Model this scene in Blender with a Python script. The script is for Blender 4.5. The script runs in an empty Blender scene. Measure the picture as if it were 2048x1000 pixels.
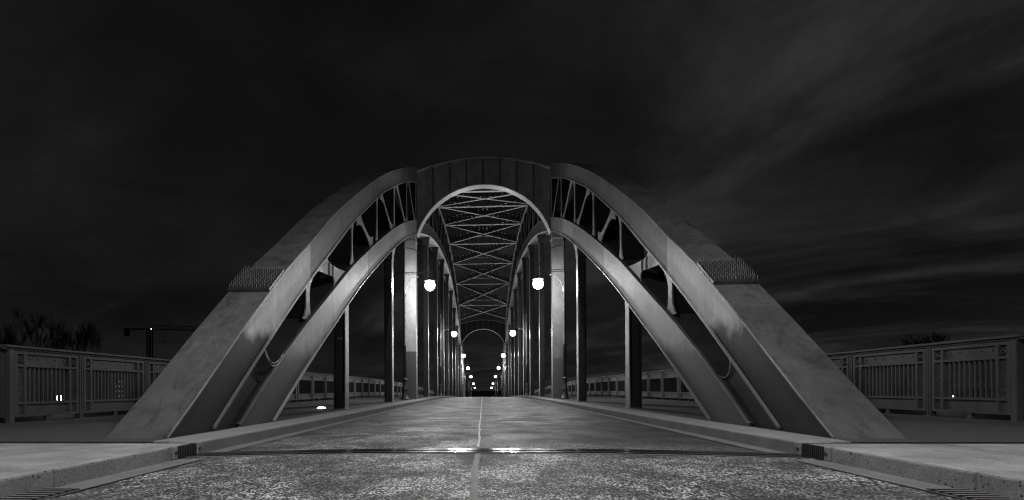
import bpy, bmesh, math, random
from mathutils import Vector, Matrix
R = math.radians
random.seed(7)
S = bpy.context.scene
COL = S.collection

# ------------------------------------------------------------------ helpers
class MB:
    """collects faces (with material slots) and links them as ONE mesh object"""
    def __init__(self): self.v=[]; self.f=[]; self.m=[]; self.s=[]
    def face(self, idx, mi=0, sm=False): self.f.append(tuple(idx)); self.m.append(mi); self.s.append(sm)
    def add(self, pts): n=len(self.v); self.v.extend([tuple(p) for p in pts]); return n
    def box(self, x0,x1,y0,y1,z0,z1, mi=0):
        n=self.add([(x0,y0,z0),(x1,y0,z0),(x1,y1,z0),(x0,y1,z0),(x0,y0,z1),(x1,y0,z1),(x1,y1,z1),(x0,y1,z1)])
        for q in ((3,2,1,0),(4,5,6,7),(0,1,5,4),(1,2,6,5),(2,3,7,6),(3,0,4,7)): self.face([n+i for i in q],mi)
    def prism_x(self, poly, x0, x1, mi=0, side=None, ms=None):
        """poly of (y,z), extruded over x"""
        side = mi if side is None else side
        n=self.add([(x0,y,z) for y,z in poly]); k=len(poly)
        m=self.add([(x1,y,z) for y,z in poly])
        self.face([n+i for i in range(k)],mi); self.face([m+i for i in reversed(range(k))],mi)
        for i in range(k):
            j=(i+1)%k; self.face([n+j,n+i,m+i,m+j],side)
    def prism_y(self, poly, y0, y1, mi=0):
        n=self.add([(x,y0,z) for x,z in poly]); k=len(poly)
        m=self.add([(x,y1,z) for x,z in poly])
        self.face([n+i for i in range(k)],mi); self.face([m+i for i in reversed(range(k))],mi)
        for i in range(k):
            j=(i+1)%k; self.face([n+j,n+i,m+i,m+j],mi)
    def prism_z(self, poly, z0, z1, mi=0):
        n=self.add([(x,y,z0) for x,y in poly]); k=len(poly)
        m=self.add([(x,y,z1) for x,y in poly])
        self.face([n+i for i in reversed(range(k))],mi); self.face([m+i for i in range(k)],mi)
        for i in range(k):
            j=(i+1)%k; self.face([n+i,n+j,m+j,m+i],mi)
    def bar(self, a, b, w, h, mi=0, up=(0,0,1)):
        a=Vector(a); b=Vector(b); d=(b-a).normalized(); u=Vector(up)
        if abs(d.dot(u))>.99: u=Vector((0,1,0))
        s=d.cross(u).normalized()*w/2; u=s.cross(d).normalized()*h/2
        n=self.add([a-s-u,a+s-u,a+s+u,a-s+u,b-s-u,b+s-u,b+s+u,b-s+u])
        for q in ((0,1,2,3),(7,6,5,4),(0,4,5,1),(1,5,6,2),(2,6,7,3),(3,7,4,0)): self.face([n+i for i in q],mi)
    def tube(self, pts, rad, n=8, mi=0, cap=True):
        pts=[Vector(p) for p in pts]; k=len(pts)
        if not hasattr(rad,'__len__'): rad=[rad]*k
        rings=[]; ref=None
        for i,p in enumerate(pts):
            d=(pts[min(i+1,k-1)]-pts[max(i-1,0)]).normalized()
            if ref is None: ref=Vector((1,0,0)) if abs(d.x)<.8 else Vector((0,1,0))
            a=d.cross(ref).normalized(); b=d.cross(a).normalized(); ref=-d.cross(a).cross(d) if False else ref
            rings.append(self.add([p+(a*math.cos(2*math.pi*j/n)+b*math.sin(2*math.pi*j/n))*rad[i] for j in range(n)]))
        for i in range(k-1):
            for j in range(n):
                l=(j+1)%n; self.face([rings[i]+j,rings[i]+l,rings[i+1]+l,rings[i+1]+j],mi,True)
        if cap:
            self.face([rings[0]+j for j in reversed(range(n))],mi); self.face([rings[-1]+j for j in range(n)],mi)
    def lathe(self, c, prof, n=16, mi=0, sm=True):
        cx,cy,cz=c; rings=[]
        for r,z in prof: rings.append(self.add([(cx+r*math.cos(2*math.pi*j/n),cy+r*math.sin(2*math.pi*j/n),cz+z) for j in range(n)]))
        for i in range(len(prof)-1):
            for j in range(n):
                l=(j+1)%n; self.face([rings[i]+j,rings[i]+l,rings[i+1]+l,rings[i+1]+j],mi,sm)
        self.face([rings[0]+j for j in reversed(range(n))],mi); self.face([rings[-1]+j for j in range(n)],mi)
    def build(self, name, mats, parent=None, bevel=0):
        if not isinstance(mats,(list,tuple)): mats=[mats]
        me=bpy.data.meshes.new(name)
        off=Vector(parent_world(parent)) if parent is not None else Vector((0,0,0))
        me.from_pydata([tuple(Vector(v)-off) for v in self.v],[],self.f)
        for m in mats: me.materials.append(m)
        me.polygons.foreach_set('material_index',self.m); me.polygons.foreach_set('use_smooth',self.s)
        bm=bmesh.new(); bm.from_mesh(me); bmesh.ops.recalc_face_normals(bm,faces=bm.faces); bm.to_mesh(me); bm.free()
        me.update()
        o=bpy.data.objects.new(name,me); COL.objects.link(o)
        if parent is not None: o.parent=parent
        if bevel:
            b=o.modifiers.new('bevel','BEVEL'); b.width=bevel; b.segments=2; b.limit_method='ANGLE'; b.angle_limit=R(40)
        return o
def parent_world(p):
    v=Vector((0,0,0))
    while p is not None: v+=Vector(p.location); p=p.parent
    return v
def tag(o,label=None,cat=None,group=None,kind=None):
    if label: o['label']=label
    if cat: o['category']=cat
    if group: o['group']=group
    if kind: o['kind']=kind
    return o
def thing(name,label,cat,loc=(0,0,0),group=None):
    o=bpy.data.objects.new(name,None); COL.objects.link(o); o.location=loc; o.empty_display_size=.2
    return tag(o,label,cat,group)
def copy_tree(o,parent=None,kids=None):
    c=o.copy(); COL.objects.link(c)
    if parent is not None: c.parent=parent
    for ch in list(o.children): copy_tree(ch,c)
    return c
def struct(name,mb,mats): return tag(mb.build(name,mats),kind='structure')

# ------------------------------------------------------------------ materials
def mat(name):
    m=bpy.data.materials.new(name); m.use_nodes=True; nt=m.node_tree
    return m,nt,nt.nodes['Principled BSDF']
def N(nt,t,**kw):
    n=nt.nodes.new(t)
    for k,v in kw.items(): setattr(n,k,v)
    return n
def ramp(nt,src,stops):
    r=N(nt,'ShaderNodeValToRGB'); cr=r.color_ramp
    while len(cr.elements)<len(stops): cr.elements.new(.5)
    for e,(p,c) in zip(cr.elements,stops): e.position=p; e.color=(c,c,c,1)
    nt.links.new(src,r.inputs[0]); return r.outputs[0]
def math_(nt,op,a,b=None,clamp=False):
    n=N(nt,'ShaderNodeMath',operation=op); n.use_clamp=clamp
    for i,x in enumerate((a,b)):
        if x is None: continue
        if isinstance(x,(int,float)): n.inputs[i].default_value=x
        else: nt.links.new(x,n.inputs[i])
    return n.outputs[0]
def pos(nt,scale=(1,1,1),src='world'):
    if src=='world': p=N(nt,'ShaderNodeNewGeometry').outputs['Position']
    else: p=N(nt,'ShaderNodeTexCoord').outputs['Object']
    mp=N(nt,'ShaderNodeMapping'); mp.inputs['Scale'].default_value=scale
    nt.links.new(p,mp.inputs[0]); return mp.outputs[0]
def noise(nt,vec,scale,detail=4,rough=.55,dist=0):
    n=N(nt,'ShaderNodeTexNoise'); n.inputs['Scale'].default_value=scale; n.inputs['Detail'].default_value=detail
    n.inputs['Roughness'].default_value=rough; n.inputs['Distortion'].default_value=dist
    nt.links.new(vec,n.inputs['Vector']); return n.outputs['Fac']
def setcol(nt,b,val):
    c=N(nt,'ShaderNodeCombineColor')
    for i in range(3): nt.links.new(val,c.inputs[i])
    nt.links.new(c.outputs[0],b.inputs['Base Color'])
def bump(nt,b,h,strength,dist):
    n=N(nt,'ShaderNodeBump'); n.inputs['Strength'].default_value=strength; n.inputs['Distance'].default_value=dist
    nt.links.new(h,n.inputs['Height']); nt.links.new(n.outputs[0],b.inputs['Normal'])
def sepz(nt,ax='Z'):
    s=N(nt,'ShaderNodeSeparateXYZ'); nt.links.new(N(nt,'ShaderNodeNewGeometry').outputs['Position'],s.inputs[0]); return s.outputs[ax]

def paint(name,lo,hi,rough=.55,streak=.25,grain=.12,low_tone=None,tone_steps=None,bmp=.15,grime=0,spec=.5):
    """weathered grey paint; low_tone=(top height, albedo, edge softness, waviness): a darker tone up to that height;
       tone_steps=[(y, factor)...]: paint tone of the plating beyond each seam; on the left soffit, painted lamp light"""
    m,nt,b=mat(name)
    big=noise(nt,pos(nt,(1,1,.8)),1.1,5,.6,.4)
    val=ramp(nt,big,[(.3,lo),(.7,hi)])
    st=noise(nt,pos(nt,(5,5,.45)),3.0,4,.6)
    val=math_(nt,'MULTIPLY',val,math_(nt,'ADD',1-streak*.6,math_(nt,'MULTIPLY',st,streak*1.2)))
    fine=noise(nt,pos(nt),48,4,.75)
    val=math_(nt,'MULTIPLY',val,math_(nt,'ADD',1-grain,math_(nt,'MULTIPLY',fine,2*grain)))
    blot=noise(nt,pos(nt,(1,1,.6)),4.2,6,.65,.8)
    val=math_(nt,'MULTIPLY',val,ramp(nt,blot,[(.35,.78),(.52,1.0),(.7,1.06)]))
    if grime:
        gm=noise(nt,pos(nt,(1.4,.7,.7)),2.6,8,.72,1.2)
        val=math_(nt,'MULTIPLY',val,ramp(nt,gm,[(.33,.45),(.46,.95),(.60,1.05),(.72,1.5)]))
        sp=noise(nt,pos(nt),22,4,.7); val=math_(nt,'MULTIPLY',val,ramp(nt,sp,[(.28,.45),(.42,1.0),(.62,1.0),(.75,1.35)]))
    if tone_steps:
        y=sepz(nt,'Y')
        for yy,k in tone_steps:
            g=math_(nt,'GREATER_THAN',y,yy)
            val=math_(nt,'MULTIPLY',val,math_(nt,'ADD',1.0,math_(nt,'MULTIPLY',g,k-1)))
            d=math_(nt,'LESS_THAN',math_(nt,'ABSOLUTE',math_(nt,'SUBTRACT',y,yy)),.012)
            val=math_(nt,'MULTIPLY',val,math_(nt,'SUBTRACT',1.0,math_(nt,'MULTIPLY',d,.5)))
    if low_tone:  # darker below a set height, with a soft wavy edge
        zt,ca,soft,wav=low_tone
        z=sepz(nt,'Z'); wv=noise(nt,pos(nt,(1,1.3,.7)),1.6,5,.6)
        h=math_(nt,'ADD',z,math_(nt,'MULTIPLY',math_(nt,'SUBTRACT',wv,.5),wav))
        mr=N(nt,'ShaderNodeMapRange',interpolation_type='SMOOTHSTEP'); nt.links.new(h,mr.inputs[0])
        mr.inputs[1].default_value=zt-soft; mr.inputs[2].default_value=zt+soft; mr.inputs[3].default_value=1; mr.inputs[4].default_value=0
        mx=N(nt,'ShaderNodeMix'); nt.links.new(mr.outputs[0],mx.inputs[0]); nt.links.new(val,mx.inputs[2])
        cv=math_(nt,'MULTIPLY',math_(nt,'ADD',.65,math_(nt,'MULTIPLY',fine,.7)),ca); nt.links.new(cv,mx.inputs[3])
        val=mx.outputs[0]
    setcol(nt,b,val); b.inputs['Roughness'].default_value=rough; b.inputs['Specular IOR Level'].default_value=spec
    rr=math_(nt,'ADD',rough-.1,math_(nt,'MULTIPLY',blot,.22)); nt.links.new(rr,b.inputs['Roughness'])
    bump(nt,b,math_(nt,'ADD',fine,math_(nt,'MULTIPLY',blot,1.5)),bmp,.01)
    return m
M={}
M['side']=paint('inner_side_paint',.34,.56,.5,.6,.38,low_tone=(1.55,.019,.15,.8),tone_steps=[(9.86,.26),(15.4,.75),(21.2,.85)],spec=.25)
M['side_low']=paint('lower_chord_paint',.26,.42,.5,.5,.34,low_tone=(1.45,.055,.25,.7),tone_steps=[(11.4,1.15),(14.9,.38),(18.4,.8)],spec=.25)
M['top']=paint('chord_top_paint',.038,.08,.62,.35,.42,bmp=.5,grime=1)
M['steel']=paint('truss_paint',.11,.18,.5,.3,.3)
M['web']=paint('base_web_paint',.022,.034,.6,.2,.25,spec=.25)
M['inner']=paint('inner_shade_tone',.008,.014,.7,.2,.1,spec=.1)  # plates behind the openings: shade inside the truss put into the colour
M['flange']=paint('flange_paint',.16,.26,.45,.25,.2,low_tone=(1.5,.085,.2,.5))
M['flange_left_lit']=paint('left_soffit_lit_tone',.16,.26,.45,.25,.1,tone_steps=[(27,3.2)])  # left soffit brighter past the portal: lamp light put into the colour
M['edge_white']=paint('white_marking',.6,.7)
M['far_lining_dim']=paint('far_lining_dim_tone',.10,.16)  # far lining darker than the near one: its weaker light is painted in
M['trough']=paint('trough_paint',.028,.055,.6,.3,.25,spec=.25)
M['edge']=paint('worn_edge_paint',.10,.26,.4,.3,.2)
M['lining']=paint('arch_lining_lit_tone',.5,.65,.4,.15,.08)  # near lining pale: lamp light from below put into the colour
M['portal']=paint('portal_paint',.05,.11,.55,.5,.35)
M['leg']=paint('left_leg_paint',.19,.24,.5,.2,.08,low_tone=(2.62,.05,.01,.0))
M['leg_right_dim']=paint('right_leg_dim_tone',.085,.11,.5,.2,.08,low_tone=(2.2,.055,.01,.0))  # right leg darker than the left: weaker lamp light put into its colour
M['hanger']=paint('hanger_lit_tone',.14,.22,.4,.3,.1)  # road-side flange: lamp light from across the road painted in as a brighter tone
M['hanger_shade']=paint('hanger_shade_tone',.016,.03,.5,.3,.1,spec=.2)  # hanger fronts near black: their shade is put into the colour
M['rail']=paint('railing_paint',.026,.055,.55,.45,.4,spec=.25)
M['post']=paint('lamp_post_paint',.03,.05,.35,.2,.1)
M['brace']=paint('bracing_flange_lit_tone',.62,.75,.45,.15,.08)  # bracing undersides near white: lamp light from below put into the colour
M['spike']=paint('spike_steel',.05,.09,.4,.2,.1)
M['lace']=paint('bracing_web_shade_tone',.02,.04,.5,.15,.08)  # bracing webs near black: shade painted as colour against the bright flanges
M['dark_metal']=paint('dark_steel',.015,.03,.4,.2,.2)

def concrete(name,lo,hi,scale,pits,rough=.85,bmp=.5):
    m,nt,b=mat(name)
    a=noise(nt,pos(nt),scale*.05,6,.65,.3); v=ramp(nt,a,[(.3,lo),(.7,hi)])
    f=noise(nt,pos(nt),scale,5,.75); v=math_(nt,'MULTIPLY',v,ramp(nt,f,[(.3,.65),(.7,1.25)]))
    vo=N(nt,'ShaderNodeTexVoronoi'); vo.inputs['Scale'].default_value=scale*.55; nt.links.new(pos(nt),vo.inputs['Vector'])
    n2=noise(nt,pos(nt),scale*.12,3)
    p=math_(nt,'ADD',vo.outputs['Distance'],math_(nt,'MULTIPLY',n2,.5))
    pit=ramp(nt,p,[(.22+.2*pits,.1),(.30+.2*pits,1)])
    v=math_(nt,'MULTIPLY',v,pit); setcol(nt,b,v); b.inputs['Roughness'].default_value=rough
    bump(nt,b,math_(nt,'ADD',math_(nt,'MULTIPLY',pit,1.2),f),bmp,.012)
    return m
M['pave']=concrete('pale_concrete',.11,.30,45,.05,.9,.35)
M['kerbface']=concrete('pitted_kerb',.13,.24,55,.75,.9,.8)
M['kerbtop']=concrete('kerb_concrete',.14,.22,60,.1,.85,.4)
M['bkerb']=concrete('bridge_kerb_face',.09,.14,70,.25,.8,.3)
M['walk']=concrete('walkway_asphalt',.032,.055,80,.3,.9,.6)
M['gutter']=concrete('gutter_concrete',.09,.14,50,.1,.8,.35)
M['deck']=concrete('deck_concrete',.10,.15,30,.1)
M['earth']=concrete('dark_earth',.03,.06,3,.2)

def asphalt():
    m,nt,b=mat('worn_asphalt')
    P=pos(nt)
    vo=N(nt,'ShaderNodeTexVoronoi'); vo.inputs['Scale'].default_value=84; vo.inputs['Randomness'].default_value=1; nt.links.new(pos(nt,(1,.6,1)),vo.inputs['Vector'])
    s=N(nt,'ShaderNodeSeparateColor'); nt.links.new(vo.outputs['Color'],s.inputs[0])
    stone=ramp(nt,s.outputs[0],[(.40,.015),(.52,.22),(.74,.62),(1,.85)])
    edge=ramp(nt,vo.outputs['Distance'],[(.25,1),(.6,.25)])
    v=math_(nt,'MULTIPLY',stone,edge)
    fine=noise(nt,P,160,3,.8)
    v=math_(nt,'MULTIPLY',v,ramp(nt,fine,[(.3,.6),(.7,1.4)]))
    patch=noise(nt,pos(nt,(.8,.8,1)),1.6,7,.72,.6)
    wear=ramp(nt,patch,[(.38,.18),(.49,.55),(.62,1.45)])
    v=math_(nt,'MULTIPLY',v,wear)
    # smoother, darker bitumen in the travelled part of the bridge deck
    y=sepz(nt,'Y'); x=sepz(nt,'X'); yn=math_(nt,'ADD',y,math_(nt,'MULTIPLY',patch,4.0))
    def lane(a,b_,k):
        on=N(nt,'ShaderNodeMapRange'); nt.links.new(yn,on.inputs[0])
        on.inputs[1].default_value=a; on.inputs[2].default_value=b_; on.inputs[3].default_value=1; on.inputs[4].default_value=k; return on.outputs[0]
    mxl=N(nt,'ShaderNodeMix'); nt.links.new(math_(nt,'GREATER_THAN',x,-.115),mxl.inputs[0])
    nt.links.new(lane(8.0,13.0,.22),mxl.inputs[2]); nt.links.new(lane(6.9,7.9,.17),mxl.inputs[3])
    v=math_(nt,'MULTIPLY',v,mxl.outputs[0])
    v=math_(nt,'ADD',math_(nt,'MULTIPLY',v,.85),.016)
    setcol(nt,b,v); b.inputs['Roughness'].default_value=.62; b.inputs['Specular IOR Level'].default_value=.25
    rr=ramp(nt,patch,[(.35,.75),(.65,.5)]); nt.links.new(rr,b.inputs['Roughness'])
    bump(nt,b,math_(nt,'ADD',math_(nt,'MULTIPLY',math_(nt,'SUBTRACT',1.0,vo.outputs['Distance']),1.0),math_(nt,'MULTIPLY',fine,.5)),.55,.006)
    return m
M['asphalt']=asphalt()
def plain(name,c,rough=.6,metal=0,spec=.5):
    m,nt,b=mat(name)
    v=ramp(nt,noise(nt,pos(nt),9,4),[(.3,c*.8),(.7,c*1.2)]); setcol(nt,b,v)
    b.inputs['Roughness'].default_value=rough; b.inputs['Metallic'].default_value=metal; b.inputs['Specular IOR Level'].default_value=spec
    return m
M['seal']=concrete('crack_sealant',.30,.44,60,.1,.6,.4)
M['seal_near']=concrete('old_crack_sealant',.05,.10,60,.1,.6,.4)
M['iron']=plain('worn_iron',.09,.5)
M['bark']=plain('winter_bark',.02,.9)
M['black']=plain('black_gap',.008,.8)
M['crane']=plain('crane_steel',.02,.6)
M['brick']=plain('dark_render',.02,.9)
M['rubber']=plain('joint_rubber',.012,.45)
def joint_steel():
    m,nt,b=mat('polished_joint_steel')
    n=noise(nt,pos(nt,(.6,60,1)),2.0,4,.6); v=ramp(nt,n,[(.3,.006),(.7,.02)]); setcol(nt,b,v)
    b.inputs['IOR'].default_value=1.5; nt.links.new(ramp(nt,n,[(.3,.10),(.7,.24)]),b.inputs['Roughness'])
    bump(nt,b,noise(nt,pos(nt,(1.5,30,1)),3,3),.1,.004); return m
M['joint']=joint_steel()
def water():
    m,nt,b=mat('river_water'); b.inputs['Base Color'].default_value=(.01,.01,.01,1); b.inputs['Roughness'].default_value=.3
    bump(nt,b,noise(nt,pos(nt),.8,4),.25,.2); return m
M['water']=water()
def emit(name,s):
    m,nt,b=mat(name); b.inputs['Base Color'].default_value=(.8,.8,.8,1)
    b.inputs['Emission Color'].default_value=(1,1,1,1); b.inputs['Emission Strength'].default_value=s; return m
LAMP=950    # watts of each street lamp's bulb
def glass_globe():
    m=bpy.data.materials.new('lit_glass_globe'); m.use_nodes=True; nt=m.node_tree; nt.nodes.remove(nt.nodes['Principled BSDF'])
    t=N(nt,'ShaderNodeBsdfTransparent'); e=N(nt,'ShaderNodeEmission'); e.inputs['Strength'].default_value=6; a=N(nt,'ShaderNodeAddShader')
    nt.links.new(t.outputs[0],a.inputs[0]); nt.links.new(e.outputs[0],a.inputs[1]); nt.links.new(a.outputs[0],nt.nodes['Material Output'].inputs['Surface'])
    m.cycles.emission_sampling='NONE'; return m
M['glow']=glass_globe()
M['glow_small']=emit('small_lamp_glow',14)
M['uplight']=emit('uplight_glow',25)
M['windows']=emit('lit_window',.22)

# ------------------------------------------------------------------ bridge geometry
A=.00048
def dz(Y):
    if Y<=28: return 0.
    if Y<=75: return -A*(Y-28)**2
    return -A*47**2-2*A*47*(Y-75)
def slope(Y): return 0 if Y<=28 else (-2*A*(min(Y,75)-28))
W=.13            # walkway level
YC=52.8
TAB={'Ut':[(5.25,.13),(5.82,.57),(7.0,1.53),(8.03,2.33),(8.5,2.69),(9.85,3.60),(11.4,4.68),(13.0,5.67),(15.6,7.2),(18.4,8.7),(23,10.9),(26.4,12.35),(33,14.5),(39.6,15.9),(46.2,16.7),(52.8,16.97)],
'Ub':[(6.12,.13),(7.47,1.17),(8.71,2.1),(9.7,2.80),(11.3,3.88),(13.1,5.08),(14.7,6.04),(16.7,7.22),(19.36,8.57),(23.04,10.3),(26.4,11.65),(33,13.8),(39.6,15.2),(46.2,16.0),(52.8,16.25)],
'Lt':[(6.88,.13),(7.62,.66),(9.51,1.86),(10.66,2.51),(11.77,3.14),(12.7,3.67),(15.09,4.88),(18.5,6.5),(21.1,7.63),(26.5,9.6),(33,11.41),(39.6,12.66),(46.2,13.46),(52.8,13.76)],
'Lb':[(7.97,.13),(9.43,1.04),(11.53,2.25),(13.86,3.55),(16.76,4.98),(19.43,6.22),(23.1,7.75),(26.5,8.94),(33,10.75),(39.6,12.0),(46.2,12.8),(52.8,13.1)]}
class Curve:
    def __init__(s,t):
        t=[(y,z-0) for y,z in t]; n=len(t); s.y=[p[0] for p in t]; s.z=[p[1] for p in t]
        d=[(s.z[i+1]-s.z[i])/(s.y[i+1]-s.y[i]) for i in range(n-1)]
        s.m=[d[0]]+[(d[i-1]*(s.y[i+1]-s.y[i])+d[i]*(s.y[i]-s.y[i-1]))/(s.y[i+1]-s.y[i-1]) for i in range(1,n-1)]+[0.]
    def __call__(s,Y,drop=True):
        q=Y if Y<=YC else 2*YC-Y
        if q<=s.y[0]: z=s.z[0]+(q-s.y[0])*s.m[0]
        else:
            i=0
            while i<len(s.y)-2 and q>s.y[i+1]: i+=1
            h=s.y[i+1]-s.y[i]; t=(q-s.y[i])/h
            z=(2*t**3-3*t*t+1)*s.z[i]+(t**3-2*t*t+t)*h*s.m[i]+(-2*t**3+3*t*t)*s.z[i+1]+(t**3-t*t)*h*s.m[i+1]
        return z+(dz(Y) if drop else 0)
UT,UB,LT,LB=[Curve(TAB[k]) for k in ('Ut','Ub','Lt','Lb')]
XI,XO=3.5,4.18

def mir(Y): return 2*YC-Y
def samples(y0,step=.55):
    ys=[];y=y0
    while y<YC-.3: ys.append(y); y+=step*(1 if y<30 else 2)
    ys.append(YC); return ys+[mir(q) for q in reversed(ys[:-1])]
def sweep(mb,ys,lo,hi,x0,x1,mi_in=0,mi_top=1,mi_out=0,mi_bot=0):
    """box whose lower/upper edge follow functions of Y; x0 is the road side"""
    n0=None
    rows=[]
    for y in ys:
        a,b=lo(y),hi(y); rows.append(mb.add([(x0,y,a),(x0,y,b),(x1,y,b),(x1,y,a)]))
    for r,q in zip(rows,rows[1:]):
        mb.face([r,q,q+1,r+1],mi_in,True); mb.face([r+1,q+1,q+2,r+2],mi_top,True)
        mb.face([r+2,q+2,q+3,r+3],mi_out,True); mb.face([r+3,q+3,q,r],mi_bot,True)
    mb.face([rows[0],rows[0]+1,rows[0]+2,rows[0]+3],mi_bot); mb.face([rows[-1]+3,rows[-1]+2,rows[-1]+1,rows[-1]],mi_bot)
def shade_edges(o,ang=35):
    me=o.data
    bm=bmesh.new(); bm.from_mesh(me)
    for e in bm.edges:
        if len(e.link_faces)==2 and e.calc_face_angle(0)>R(ang): e.smooth=False
    bm.to_mesh(me); bm.free(); return o

def member_poly(bot,top,w,flare,fl_len,n=6):
    """plate outline between two points with flared ends (2-D: y,z)"""
    b=Vector(bot); t=Vector(top); d=(t-b); L=d.length; d/=L; s=Vector((d.y,-d.x))
    fl_len=min(fl_len,L*.42)
    prof=[]
    for i in range(n+1):
        u=fl_len*i/n; k=(1-i/n)**2.4; prof.append((u,w/2+flare*k))
    prof=prof+[(L-u,q) for u,q in reversed(prof)]
    return [tuple(b+d*u+s*q) for u,q in prof]+[tuple(b+d*u-s*q) for u,q in reversed(prof)]

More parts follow.
